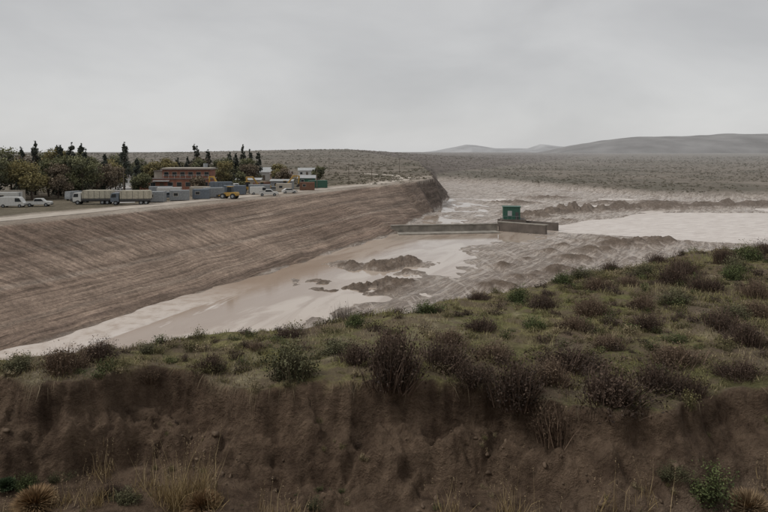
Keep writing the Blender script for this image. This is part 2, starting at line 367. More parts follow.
def wheels(par,xs_,w,r,wd=.22):
    for i,x in enumerate(xs_):
        for sgn in (-1,1):
            cyl('wheel_%d'%(i*2+(sgn>0)+1),(x,sgn*(w/2-wd/2+.02),r),r,wd,P['tyre'],par,'y'); cyl('hub',(x,sgn*(w/2+.025),r),r*.5,.02,P['grey'],par,'y')
def car(loc,rz,mat,kind='car'):
    e=empty({'car':'parked_car','pickup':'pickup_truck','van':'parked_van'}[kind],loc,rz)
    if kind=='car':
        prism('body',[(-2.1,.3),(2.1,.3),(2.15,.7),(1.9,.88),(1.0,.98),(.45,1.43),(-1.1,1.46),(-1.75,1.02),(-2.12,.95)],1.7,mat,e,.05)
        prism('windows',[(.88,1.0),(.42,1.37),(-1.05,1.39),(-1.55,1.02)],1.73,P['glass'],e); wheels(e,[-1.3,1.3],1.74,.32)
    elif kind=='van':
        prism('body',[(-2.6,.35),(2.6,.35),(2.65,.95),(2.2,1.2),(1.6,2.1),(1.2,2.25),(-2.55,2.25),(-2.65,.9)],1.9,mat,e,.06)
        prism('windows',[(2.05,1.25),(1.55,2.02),(.7,2.02),(.7,1.25)],1.93,P['glass'],e); wheels(e,[-1.7,1.7],1.94,.36)
    else:
        prism('cab',[(-2.6,.45),(2.6,.45),(2.65,.95),(2.3,1.12),(1.3,1.18),(.7,1.78),(-.75,1.8),(-.95,1.15),(-2.6,1.15)],1.8,mat,e,.05)
        prism('windows',[(1.12,1.2),(.65,1.7),(-.68,1.72),(-.8,1.2)],1.83,P['glass'],e); box('bed_liner',(-1.75,0,1.16),(1.5,1.5,.03),P['dark'],e); wheels(e,[-1.65,1.65],1.84,.4)
    box('bumper',(2.2 if kind=='car' else 2.68,0,.48),(.12,1.6,.2),P['dark'],e)
    return e
def truck(loc,rz,cover,cab):
    e=empty('covered_truck',loc,rz)
    box('chassis',(0,0,.8),(8,1.0,.25),P['dark'],e)
    prism('cab',[(2.6,.7),(4.4,.7),(4.45,1.7),(4.2,2.7),(2.6,2.75)],2.3,cab,e,.07); prism('windows',[(3.2,1.75),(4.3,1.75),(4.1,2.5),(3.2,2.5)],2.33,P['glass'],e)
    box('cargo_bed',(-.9,0,1.15),(6.6,2.4,.4),P['dark'],e)
    prism('tarpaulin_cover',[(-4.2,1.36),(2.4,1.36),(2.4,3.0),(2.2,3.25),(-4.0,3.25),(-4.2,3.0)],2.45,cover,e,.08)
    for i in range(6): box('cover_hoop',(-3.9+i*1.2,0,2.2),(.06,2.5,1.75),P['dark'],e)
    wheels(e,[-3.2,-2.1,3.3],2.4,.5,.3); return e
def container(loc,rz,mat,L=6,name='shipping_container'):
    e=empty(name,loc,rz); box('shell',(0,0,1.38),(L,2.35,2.4),mat,e)
    n=int(L/.3)
    for sgn in (-1,1):
        bm=bmesh.new()
        for i in range(n):
            x=-L/2+.2+i*(L-.4)/(n-1); r=bmesh.ops.create_cube(bm,size=1); bmesh.ops.scale(bm,vec=(.13,.05,2.2),verts=r['verts']); bmesh.ops.translate(bm,vec=(x,sgn*1.195,1.38),verts=r['verts'])
        part('corrugation',bm,mat,e)
    for sx_ in (-1,1):
        for sy in (-1,1): box('corner_post',(sx_*(L/2-.02),sy*1.17,1.36),(.16,.16,2.58),mat,e)
    box('door_bars',(L/2+.03,0,1.38),(.04,.5,2.1),P['grey'],e)
    if name=='site_cabin' or L<4.6:
        box('window_frame',(-L*.2,-1.235,1.6),(1.1,.03,.8),P['plaster'],e); box('window_glass',(-L*.2,-1.26,1.6),(.95,.02,.65),P['glass'],e)
    return e
def loader(loc,rz):
    e=empty('wheel_loader',loc,rz)
    prism('rear_body',[(-2.6,.8),(-.2,.8),(-.2,1.7),(-2.4,1.8),(-2.7,1.4)],1.6,P['yellow'],e,.08)
    prism('front_frame',[(-.1,.7),(1.6,.7),(1.4,1.4),(-.1,1.5)],1.2,P['yellow'],e,.05)
    prism('operator_cab',[(-1.1,1.82),(.2,1.72),(.1,3.1),(-1.0,3.1)],1.3,P['glass'],e,.03); box('cab_roof',(-.45,0,3.16),(1.4,1.5,.12),P['yellow'],e)
    for s in (-1,1): prism('lift_arm',[(.4,1.4),(2.7,.6),(2.8,.8),(.5,1.75)],.18,P['yellow'],e,0,s*.55)
    prism('bucket',[(2.6,.25),(3.6,.2),(3.4,.45),(2.95,.55),(2.85,1.2),(2.6,1.1)],2.4,P['dark'],e,.02)
    wheels(e,[-1.6,1.2],2.2,.72,.5); return e
def excavator(loc,rz,mat=None):
    mat=mat or P['yellow']; e=empty('excavator',loc,rz)
    for s in (-1,1): prism('track',[(-2,.15),(-1.6,0),(1.6,0),(2,.15),(2.1,.5),(1.7,.85),(-1.7,.85),(-2.1,.5)],.5,P['dark'],e,.04,s*1.0)
    prism('upper_body',[(-2.2,1.0),(1.2,1.0),(1.2,1.6),(-.2,1.9),(-2.3,1.9)],2.3,mat,e,.08); prism('operator_cab',[(.0,1.62),(1.15,1.62),(1.0,2.9),(.1,2.9)],.95,P['glass'],e,.04,.6)
    box('cab_roof',(.55,.6,2.95),(1.0,1.0,.08),mat,e)
    prism('boom',[(.7,1.5),(1.1,1.4),(3.2,4.2),(5.0,4.3),(5.0,4.6),(3.0,4.7)],.4,mat,e,.03,-.2); prism('stick',[(4.7,4.7),(5.2,4.5),(4.9,1.9),(4.6,1.9)],.3,mat,e,.03,-.2)
    prism('bucket',[(4.5,1.9),(5.0,1.9),(5.1,1.3),(4.6,.9),(3.9,1.1),(4.1,1.4)],1.0,P['dark'],e,.02,-.2); return e

def house(loc,rz,L,W,hh,wall,roofm,name='small_house',pitch=.35):
    e=empty(name,loc,rz); box('walls',(0,0,hh/2),(L,W,hh),wall,e)
    pk=hh+W/2*pitch; o=.35
    prism('gable',[(-W/2,hh),(W/2,hh),(0,pk)],L-.02,wall,e).rotation_euler=(0,0,math.pi/2)
    for s in (-1,1):
        bm=bmesh.new(); pts=[(-L/2-o,s*(W/2+o),hh-o*pitch+.04),(L/2+o,s*(W/2+o),hh-o*pitch+.04),(L/2+o,0,pk+.04),(-L/2-o,0,pk+.04)]
        v=[bm.verts.new(p) for p in pts]+[bm.verts.new((p[0],p[1],p[2]+.12)) for p in pts]
        for q in ((0,1,2,3),(4,5,6,7),(0,1,5,4),(1,2,6,5),(2,3,7,6),(3,0,4,7)): bm.faces.new([v[i] for i in q])
        part('roof_slope',bm,roofm,e)
    k=max(2,int(L/2.6))
    for i in range(k):
        x=-L/2+L*(i+.5)/k
        if i==k//2: box('door',(x,-W/2-.03,1.05),(.95,.08,2.1),P['wood'],e)
        else:
            box('window_frame',(x,-W/2-.03,1.55),(1.25,.07,1.15),P['white'],e); box('window_glass',(x,-W/2-.075,1.55),(1.05,.03,.95),P['glass'],e)
    return e

def brick_building(loc,rz):
    e=empty('brick_building',loc,rz)
    box('ground_floor_walls',(0,0,1.7),(22,9,3.4),P['brick'],e); box('floor_band',(0,0,3.55),(22.4,9.4,.3),P['roof'],e)
    box('upper_floor_walls',(3.2,.4,5.05),(15,8,2.7),P['brick'],e); box('roof_slab',(3.2,.4,6.52),(16.2,9.2,.24),P['roof'],e); box('parapet',(3.2,.4,6.8),(15.2,8.2,.32),P['plaster'],e)
    box('stair_tower',(-6.0,1.2,4.75),(3.2,4,2.1),P['plaster'],e); box('tower_roof',(-6,1.2,5.9),(3.7,4.5,.2),P['roof'],e)
    for i in range(8):
        x=-9.6+i*2.7
        if i in (2,6): box('door',(x,-4.53,1.15),(1.2,.08,2.3),P['wood'],e)
        else:
            box('window_frame',(x,-4.53,1.8),(1.6,.08,1.4),P['plaster'],e); box('window_glass',(x,-4.585,1.8),(1.45,.03,1.25),P['glass'],e)
    for i in range(6):
        x=-3.0+i*2.5; box('upper_window_frame',(x,-3.63,5.0),(1.5,.08,1.4),P['plaster'],e); box('upper_window_glass',(x,-3.685,5.0),(1.35,.03,1.25),P['glass'],e)
    for i in range(9): box('balcony_post',(-3.8+i*1.75,-4.55,4.2),(.07,.07,1.0),P['white'],e)
    box('balcony_rail',(3.2,-4.55,4.74),(14.2,.09,.08),P['white'],e)
    box('awning',(-4.2,-5.3,2.9),(5,1.6,.12),P['rooflt'],e,rx=.12); cyl('water_tank',(8,2,7.6),.7,1.3,P['grey'],e)
    for x in (-6.5,-1.9): box('awning_post',(x,-6.0,1.4),(.1,.1,2.7),P['dark'],e)
Z=lambda x,y:(x,y,H(x,y))
brick_building(Z(-66,206),math.radians(4))
house(Z(-50,268),.1,9,7,3.4,P['white'],P['rooflt'],pitch=.5)
house(Z(-42,262),-.05,8,6,2.8,P['pink'],P['roof'])
house(Z(-103,205),.2,10,7,3,P['plaster'],P['rooflt'])
house(Z(-88,230),-.1,9,7,3,P['white'],P['roof'])
house(Z(-28,232),.1,6,5,2.6,P['green'],P['rooflt'])
house(Z(-36,300),.1,8,6,2.8,P['white'],P['rooflt'])
house(Z(-45,214),.05,8,5,2.7,P['plaster'],P['rooflt'],name='work_shed',pitch=.2)
house(Z(-33,208),.0,7,4,2.6,P['grey'],P['rooflt'],name='work_shed',pitch=.2)
house(Z(-112,175),.3,9,6,2.9,P['white'],P['rooflt'])
house(Z(-72,262),.3,9,6,2.9,P['brick'],P['rooflt'])
for (x,y,r,m_,L) in [(-54.5,153,.08,'grey',4.2),(-50.5,158,.35,'grey',4.5),(-46.5,163,.15,'blue',4.0),(-45,169,.5,'grey',5),(-50,174,.1,'plaster',5),(-42,180,.1,'blue',6),(-36,185,.2,'grey',6),(-24,200,.1,'rust',4.5),(-22,212,.3,'green',6),(-57,170,.2,'white',6),(-30,192,.1,'plaster',4.5),(-61,175,.3,'grey',6),(-38,199,1.2,'rust',6)]:
    container(Z(x,y),r,P[m_],L)
truck(Z(-66.5,147),math.pi+.1,P['cream'],P['white']); truck(Z(-57.5,146),math.pi+.22,P['cream'],P['blue']); truck(Z(-47,188),.2,P['blue'],P['white'])
car(Z(-31.5,174.5),.15,P['white'],'pickup'); car(Z(-35,180),.3,P['white'],'van'); car(Z(-37,187),1.0,P['red']); car(Z(-33,194),.2,P['grey']); car(Z(-27.5,186),.4,P['white'])
car(Z(-80.5,139),.1,P['white'],'van'); car(Z(-76,141),.2,P['white'],'pickup'); car(Z(-84.5,142),.4,P['grey']); car(Z(-72,152),.1,P['dark']); car(Z(-55,162),.7,P['blue'],'pickup'); car(Z(-69,165),.2,P['white']); car(Z(-64,160),.5,P['red']); car(Z(-77,160),1.2,P['grey'],'van')
loader(Z(-39.8,164),2.9); loader(Z(-40,190),.4); excavator(Z(-31.5,200),.3); excavator(Z(-49,192),2.6); excavator(Z(-36.5,193),3.6)
container(Z(-88,150),.1,P['white'],5,'site_cabin'); container(Z(-92,158),.5,P['plaster'],6,'site_cabin')

def pole(x,y,h=8):
    e=empty('utility_pole',Z(x,y),.4); cyl('shaft',(0,0,h/2-.3),.14,h+.6,P['wood'],e,r2=.09,seg=8); box('crossarm',(0,0,h-.6),(1.8,.1,.12),P['wood'],e)
    for i in (-.8,0,.8): cyl('insulator',(i,0,h-.46),.05,.16,P['grey'],e,seg=6)
for x,y in [(-13,236),(-5,262),(-22,210),(-70,172),(-90,172),(8,330),(-30,350)]: pole(x,y)

# ------------------------------------------------------------ weir with green gate house
w=empty('concrete_weir')
def wall(name,a,b_,z0,z1,th,mat):
    dx,dy=b_[0]-a[0],b_[1]-a[1]; L=math.hypot(dx,dy); return box(name,((a[0]+b_[0])/2,(a[1]+b_[1])/2,(z0+z1)/2),(L,th,z1-z0),mat,w,.05,math.atan2(dy,dx))
wall('sill_wall',(2,190),(34.5,195),-2,2.0,1.0,P['conc']); wall('sill_coping',(2,190.1),(34.5,195.1),2.003,2.3,1.6,P['conc'])
wall('gate_wall',(35.2,195.2),(47.2,186),-2,2.6,1.1,P['concd']); wall('gate_coping',(35,195.8),(47.6,186.2),2.603,2.85,1.8,P['conc'])
wall('rear_wall',(37,207.5),(53,195),-2,2.4,1.0,P['concd']); wall('apron',(4,186.5),(34,191),-1,.35,4.5,P['conc'])
box('platform',(40.5,201,1.0),(7.5,6,4.1),P['concd'],w,.05,-.1)
g=empty('green_gate_house',(39.9,200.6,3.06),-.12)
box('walls',(0,0,1.9),(5.2,3.6,3.8),P['green'],g,.03); box('roof',(0,0,3.9),(5.7,4.1,.18),P['green'],g,.02); box('shutter',(-.6,-1.83,1.9),(1.3,.06,1.5),P['rooflt'],g); box('door',(1.6,-1.83,1.15),(1.0,.06,2.2),P['dark'],g)
for i in range(9): box('cladding_rib',(-2.4+i*.6,-1.82,2.0),(.06,.05,3.5),P['green'],g)
for i in range(5): box('rail_post',(-2.6+i*1.3,-2.8,.55),(.05,.05,1.1),P['grey'],g)
box('handrail',(0,-2.8,1.12),(5.3,.06,.06),P['grey'],g)

# ------------------------------------------------------------ roads
def strip(name,pts,wd,col,off=.05):
    P_=[]
    for a,b_ in zip(pts[:-1],pts[1:]):
        n=max(2,int(math.hypot(b_[0]-a[0],b_[1]-a[1])/2))
        for i in range(n): P_.append((a[0]+(b_[0]-a[0])*i/n,a[1]+(b_[1]-a[1])*i/n))
    P_.append(pts[-1]); P_=np.array(P_); T_=np.gradient(P_,axis=0); T_/=np.linalg.norm(T_,axis=1)[:,None]; Nn=np.stack([-T_[:,1],T_[:,0]],1)
    k=5; rows=[]
    for j in range(k):
        o=(j/(k-1)-.5)*wd; q=P_+Nn*(o+ (.5*fbm(P_[:,1]*.3,P_[:,0]*.3,j,2))[:,None]); rows.append(np.column_stack([q,terr(q[:,0],q[:,1])['z']+off]))
    R=np.array(rows); V=R.reshape(-1,3); n=len(P_); i=np.arange(k*n).reshape(k,n)
    F=np.stack([i[:-1,:-1].ravel(),i[:-1,1:].ravel(),i[1:,1:].ravel(),i[1:,:-1].ravel()],1)
    np_mesh(name,V,F,simple(name+'_gravel',col,.85,.22,.5,bump=.05,bscale=4))
strip('dirt_road',[(-93,64),(-72,105),(-39,170),(-10,226),(6,262),(11,285),(4,310),(-12,330)],6.0,(.43,.375,.315))
strip('village_street',[(-62,150),(-73,178),(-100,240),(-150,360),(-230,560)],7,(.40,.38,.36))

# ------------------------------------------------------------ plants
def blades(B,Tp,wd,bend=.15):
    n=len(B); d=Tp-B; L=np.linalg.norm(d,axis=1,keepdims=True)
    a=rng.uniform(0,2*np.pi,n); side=np.stack([np.cos(a),np.sin(a),np.zeros(n)],1)*np.reshape(wd,(-1,1) if np.ndim(wd) else (1,1))*.5
    M=B+d*.5+np.array([0,0,1])*L*bend*.5+rng.normal(0,.04,(n,3))*L
    V=np.stack([B-side,B+side,M-side*.8,M+side*.8,Tp],1).reshape(-1,3)
    o=np.arange(n)[:,None]*5; F=np.concatenate([o+[0,1,3],o+[0,3,2],o+[2,3,4]],0); return V,F
def leaves(Cn,size):
    n=len(Cn); u=rng.normal(size=(n,3)); u/=np.linalg.norm(u,axis=1,keepdims=True); v=np.cross(u,rng.normal(size=(n,3))); v/=np.linalg.norm(v,axis=1,keepdims=True)
    s=(size*rng.uniform(.6,1.4,n))[:,None]
    V=np.stack([Cn-u*s*.6,Cn+v*s*.35,Cn+u*s*.6,Cn-v*s*.35],1).reshape(-1,3); o=np.arange(n)[:,None]*4
    return V,np.concatenate([o+[0,1,2],o+[0,2,3]],0)
class Acc:
    def __init__(s): s.V=[];s.F=[];s.C=[];s.n=0
    def add(s,VF,c):
        V,F=VF; c=np.asarray(c)
        if c.ndim==1: c=np.repeat(c[None],len(V),0)
        s.V.append(V); s.F.append(F+s.n); s.C.append(c); s.n+=len(V)
    def arr(s): return np.concatenate(s.V),np.concatenate(s.F),np.concatenate(s.C)
    def obj(s,name,mat=None): V,F,Cc=s.arr(); return np_mesh(name,V,F,mat or M_fol,Cc)
def rep(c,k): return np.repeat(c,k,0)
def shrub_arr(w,h,nt=260,nl=2200,ls=.05,c1=(.05,.04,.035),c2=(.09,.07,.055),ct=(.07,.05,.04),lobes=9,tw=.014):
    A=Acc(); c1=np.array(c1);c2=np.array(c2)
    la=rng.uniform(0,2*np.pi,lobes); lr=rng.uniform(.1,1,lobes)*w*.36
    Lc=np.stack([np.cos(la)*lr,np.sin(la)*lr,(.55-.35*(lr/(w*.36)))*h*rng.uniform(.7,1.3,lobes)],1); Ls=rng.uniform(.55,1.15,lobes)
    k=rng.integers(0,lobes,nt); d=rng.normal(size=(nt,3)); d/=np.linalg.norm(d,axis=1,keepdims=True); d[:,2]=np.abs(d[:,2])*.9
    tip=Lc[k]+d*(np.array([w*.26,w*.26,h*.48])*Ls[k][:,None])*rng.uniform(.5,1.25,(nt,1)); tip[:,2]=np.clip(tip[:,2],.03*h,None)
    base=tip*np.array([.5,.5,0])+rng.normal(0,.05*w,(nt,3))*np.array([1,1,0]); base[:,2]=-.12
    cT=np.array(ct)*rng.uniform(.6,1.5,(nt,1)); A.add(blades(base,tip,tw,.15),rep(cT,5))
    i=rng.integers(0,nt,nl); t=rng.uniform(.12,1.03,(nl,1))**.75
    pos=base[i]+(tip[i]-base[i])*t+rng.normal(0,.035*w,(nl,3)); pos[:,2]=np.maximum(pos[:,2],.0)
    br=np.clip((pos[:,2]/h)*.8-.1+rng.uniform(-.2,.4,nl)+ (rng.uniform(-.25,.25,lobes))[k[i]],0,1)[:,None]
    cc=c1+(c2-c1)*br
    A.add(leaves(pos,ls),rep(cc,4)); return A.arr()
kinds={
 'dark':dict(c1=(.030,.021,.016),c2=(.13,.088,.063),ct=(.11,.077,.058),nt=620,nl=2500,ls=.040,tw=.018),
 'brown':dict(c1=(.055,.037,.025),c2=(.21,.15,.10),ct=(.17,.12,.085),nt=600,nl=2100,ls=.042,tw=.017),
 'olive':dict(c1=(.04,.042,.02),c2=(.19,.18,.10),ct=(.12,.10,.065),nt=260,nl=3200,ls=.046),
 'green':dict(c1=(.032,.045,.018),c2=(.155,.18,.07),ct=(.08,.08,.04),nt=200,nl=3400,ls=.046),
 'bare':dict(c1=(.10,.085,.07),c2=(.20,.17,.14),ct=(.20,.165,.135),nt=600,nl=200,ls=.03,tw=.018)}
protos={}
for kd,kw in kinds.items():
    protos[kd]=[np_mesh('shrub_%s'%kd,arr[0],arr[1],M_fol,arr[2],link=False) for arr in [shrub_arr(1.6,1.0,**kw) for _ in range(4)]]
names={'dark':'dark_shrub','brown':'brown_shrub','olive':'olive_shrub','green':'green_shrub','bare':'bare_shrub'}
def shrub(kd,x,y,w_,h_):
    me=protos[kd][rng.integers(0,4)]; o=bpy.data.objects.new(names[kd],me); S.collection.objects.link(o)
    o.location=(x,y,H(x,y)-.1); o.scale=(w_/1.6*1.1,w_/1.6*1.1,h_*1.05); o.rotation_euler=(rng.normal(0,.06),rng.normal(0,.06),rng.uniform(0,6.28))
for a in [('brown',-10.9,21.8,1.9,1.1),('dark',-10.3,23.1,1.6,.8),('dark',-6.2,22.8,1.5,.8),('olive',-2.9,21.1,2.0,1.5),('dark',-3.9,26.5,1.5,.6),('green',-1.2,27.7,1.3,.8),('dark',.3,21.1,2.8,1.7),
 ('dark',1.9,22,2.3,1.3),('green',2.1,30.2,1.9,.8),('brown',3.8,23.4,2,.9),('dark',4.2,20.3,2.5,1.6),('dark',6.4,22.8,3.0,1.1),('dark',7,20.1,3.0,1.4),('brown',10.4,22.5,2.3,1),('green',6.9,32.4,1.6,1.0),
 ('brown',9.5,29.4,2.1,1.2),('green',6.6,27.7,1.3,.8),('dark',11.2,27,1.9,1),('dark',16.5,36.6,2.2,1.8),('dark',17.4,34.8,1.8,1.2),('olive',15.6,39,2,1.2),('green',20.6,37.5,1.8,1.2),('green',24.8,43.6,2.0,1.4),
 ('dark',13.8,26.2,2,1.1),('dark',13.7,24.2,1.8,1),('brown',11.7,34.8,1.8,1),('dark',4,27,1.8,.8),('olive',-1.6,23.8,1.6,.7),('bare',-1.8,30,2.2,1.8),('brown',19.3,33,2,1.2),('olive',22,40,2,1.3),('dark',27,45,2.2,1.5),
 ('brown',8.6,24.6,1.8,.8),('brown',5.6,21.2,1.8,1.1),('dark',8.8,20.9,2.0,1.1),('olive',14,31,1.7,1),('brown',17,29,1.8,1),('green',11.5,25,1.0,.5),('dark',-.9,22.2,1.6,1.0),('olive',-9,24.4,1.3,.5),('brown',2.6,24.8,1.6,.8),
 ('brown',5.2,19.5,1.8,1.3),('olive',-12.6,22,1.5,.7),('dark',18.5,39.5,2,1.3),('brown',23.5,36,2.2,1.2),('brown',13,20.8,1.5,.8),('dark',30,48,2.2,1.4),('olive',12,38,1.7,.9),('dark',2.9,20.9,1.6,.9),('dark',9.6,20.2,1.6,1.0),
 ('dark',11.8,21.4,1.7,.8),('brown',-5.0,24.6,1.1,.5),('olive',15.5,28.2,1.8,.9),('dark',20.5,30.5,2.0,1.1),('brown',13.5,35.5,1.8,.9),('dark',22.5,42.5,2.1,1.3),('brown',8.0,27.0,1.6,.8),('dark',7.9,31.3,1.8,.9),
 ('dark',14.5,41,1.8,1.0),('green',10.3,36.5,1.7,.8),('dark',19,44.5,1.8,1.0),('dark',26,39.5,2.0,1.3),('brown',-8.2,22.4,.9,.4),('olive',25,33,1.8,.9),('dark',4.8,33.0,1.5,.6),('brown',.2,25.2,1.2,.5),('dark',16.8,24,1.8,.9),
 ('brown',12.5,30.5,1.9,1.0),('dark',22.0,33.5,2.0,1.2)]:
    shrub(*a)
low=Acc()
lib={k:[shrub_arr(1.0,.5,nt=60,nl=330,ls=.045,c1=v['c1'],c2=v['c2'],ct=v['ct'],lobes=5) for _ in range(4)] for k,v in {
 'm':dict(c1=(.08,.073,.034),c2=(.27,.24,.11),ct=(.16,.135,.07)),'g':dict(c1=(.04,.050,.02),c2=(.165,.19,.08),ct=(.10,.10,.04)),
 'd':dict(c1=(.038,.028,.022),c2=(.14,.10,.075),ct=(.11,.08,.06)),'y':dict(c1=(.16,.13,.075),c2=(.37,.30,.19),ct=(.28,.23,.14))}.items()}
y=rng.uniform(18,56,9000); x=rng.uniform(-.68,.74,9000)*y; t_=terr(x,y)
keep=t_['isplat']&(t_['t']<-.02)&(t_['e']<4)&(rng.random(9000)<.15+1.0*vn(x*.5,y*.5,99))
for x_,y_,z_ in list(zip(x[keep],y[keep],t_['z'][keep]))[:1400]:
    kd=rng.choice(['m','g','d','y'],p=[.38,.14,.28,.20]); Vv,Ff,Cc=lib[kd][rng.integers(0,4)]
    s=rng.uniform(.25,1.1)*(1+.012*(y_-20)); a=rng.uniform(0,6.28); R=np.array([[math.cos(a),-math.sin(a),0],[math.sin(a),math.cos(a),0],[0,0,1]])
    low.add(((Vv@R.T)*[s,s,s*rng.uniform(.5,1.1)]+[x_,y_,float(z_)-.03],Ff),Cc*rng.uniform(.7,1.2))
y=rng.uniform(16.8,22,900); x=rng.uniform(-14,14,900); t_=terr(x,y); keep=(t_['t']>.3)&(vn(x*.6,y*.9,95)>.5)
for x_,y_,z_ in list(zip(x[keep],y[keep],t_['z'][keep]))[:150]:
    kd=rng.choice(['m','g','d','y'],p=[.25,.15,.25,.35]); Vv,Ff,Cc=lib[kd][rng.integers(0,4)]; s=rng.uniform(.12,.5)
    low.add((Vv*[s,s,s]+[x_,y_,float(z_)-.02],Ff),Cc)
low.obj('low_plants')
ro=Acc(); x=rng.uniform(-14,14,5200); y=rng.uniform(18.5,23.5,5200); t_=terr(x,y); k=(np.abs(t_['t']+.02)<.09)&(vn(x*.9,y*.9,89)>.35); x,y,z=x[k],y[k],t_['z'][k]
B=np.column_stack([x,y,z+.02]); d=np.column_stack([rng.normal(0,.15,len(x)),-rng.uniform(.15,.45,len(x)),-rng.uniform(.15,.8,len(x))]); ro.add(blades(B,B+d,.02,.3),rep(lerp(np.array([.06,.045,.03]),np.array([.24,.19,.12]),rng.uniform(0,1,(len(x),1))),5)); ro.obj('hanging_roots')
cl=Acc(); ico=bmesh.new(); bmesh.ops.create_icosphere(ico,subdivisions=2,radius=1); iV=np.array([v.co[:] for v in ico.verts]); iF=np.array([[v.index for v in f_.verts] for f_ in ico.faces]); ico.free()
y=rng.uniform(16.5,21.5,2600); x=rng.uniform(-14,14,2600); t_=terr(x,y); keep=(t_['t']>.7)&(vn(x*.5,y*.8,90)>.4)
for x_,y_,z_ in list(zip(x[keep],y[keep],t_['z'][keep]))[:500]:
    s=.02+.08*rng.random()**3; nv=1+.6*fbm(iV[:,0]*1.7+x_*9,iV[:,1]*1.7+iV[:,2]*2,5,3)
    cl.add((iV*nv[:,None]*s*rng.uniform(.5,1.3,3)+[x_,y_,float(z_)+s*.1],iF),np.array([.13,.093,.065])*rng.uniform(.6,1.3))
cl.obj('fallen_clods')
def tuftgrass(Acc_,x,y,n,h,r,c1,c2,wd=.012,lean=.35):
    b_=np.column_stack([x+rng.normal(0,r,n),y+rng.normal(0,r,n),np.zeros(n)]); b_[:,2]=terr(b_[:,0],b_[:,1])['z']-.03
    d=rng.normal(0,lean,(n,3)); d[:,2]=1; tp=b_+d*(h*rng.uniform(.4,1.1,n))[:,None]
    c=np.array(c1)+(np.array(c2)-np.array(c1))*rng.uniform(0,1,(n,1)); Acc_.add(blades(b_,tp,wd,.1),rep(c,5)); return tp
gr=Acc()
n=100000; y=rng.uniform(18,52,n); x=rng.uniform(-.68,.74,n)*y; t_=terr(x,y); k=t_['isplat']&(t_['t']<0.03)&(t_['e']<2)&(vn(x*.8,y*.8,98)>.36); x,y,z=x[k],y[k],t_['z'][k]
B=np.column_stack([x,y,z-.02]); d=rng.normal(0,.4,(len(x),3)); d[:,2]=1; hh=rng.uniform(.05,.2,len(x))*(1+.8*(vn(x*.3,y*.3,94)>.6))
mixg=np.clip(vn(x*.4,y*.4,93)*1.7-.3+rng.uniform(-.2,.2,len(x)),0,1)[:,None]
cc=lerp(lerp(np.array([.13,.13,.047]),np.array([.30,.275,.105]),rng.uniform(0,1,(len(x),1))),lerp(np.array([.18,.145,.085]),np.array([.40,.33,.20]),rng.uniform(0,1,(len(x),1))),mixg); gr.add(blades(B,B+d*hh[:,None],.022),rep(cc,5))
gr.obj('short_grass')
dry=[(-10.8,18.3,.5,60),(-9.3,18.7,.6,80),(-8.3,18.4,.9,90),(-5.9,18.5,1.9,260),(-5.4,18.8,1.6,180),(-4.9,18.3,.8,90),(-2.5,18.2,.6,50),(1.9,17.8,1.1,50),(3.5,17.6,1.6,80),(3.9,17.4,.8,60),(6.0,17.4,1.4,40),(7.1,17.4,1.1,40),(-7.2,19.4,.8,60),(-8.9,20.2,.9,70),(10.6,18,.8,80),(11.5,18.6,.9,90),(-3.2,18.0,.8,50),(-6.5,18.9,1.3,90)]
for (x,y,h_,nn) in dry:
    a=Acc(); tuftgrass(a,x,y,nn,h_*.5,.19,(.17,.12,.06),(.40,.30,.15),.016,.45)
    tp=tuftgrass(a,x,y,int(8+nn*.12),h_*1.1,.26,(.28,.21,.12),(.46,.36,.21),.016,.17)
    hd=np.repeat(tp,8,0)+rng.normal(0,1,(len(tp)*8,3))*[.012,.012,.07]; a.add(leaves(hd,.022),np.array([.38,.29,.175])); a.obj('dry_grass_tuft')
def cushion(x,y,r,c1,c2,name):
    a=Acc(); n=2600; d=rng.normal(size=(n,3)); d/=np.linalg.norm(d,axis=1,keepdims=True); d[:,2]=np.abs(d[:,2])*.75
    rr=r*rng.uniform(.6,1.12,(n,1)); z=H(x,y)-.05; b_=np.repeat([[x,y,z]],n,0)+d*rr*.55; tp=np.array([x,y,z])+d*rr
    c=np.array(c1)+(np.array(c2)-np.array(c1))*rng.uniform(0,1,(n,1)); a.add(blades(b_,tp,.03,.02),rep(c,5)); a.obj(name)
cushion(-10.2,18.7,.7,(.17,.11,.055),(.36,.24,.13),'cushion_shrub'); cushion(-5.2,18.35,.6,(.17,.11,.055),(.34,.22,.12),'cushion_shrub'); cushion(10.4,18.2,.7,(.2,.14,.08),(.40,.29,.18),'cushion_shrub'); cushion(-11.4,19.3,.35,(.04,.06,.03),(.10,.14,.07),'cushion_shrub')
for a in [('green',9.3,18.1,2.0,1.0),('green',-10.9,19.4,.9,.5),('olive',-7.6,18.6,1.0,.5),('olive',8.2,18.0,.9,.5),('olive',-9.9,19.6,.7,.4),('dark',-8.2,19.0,1.1,.6),('olive',-1.9,18.6,.7,.35)]: shrub(*a)

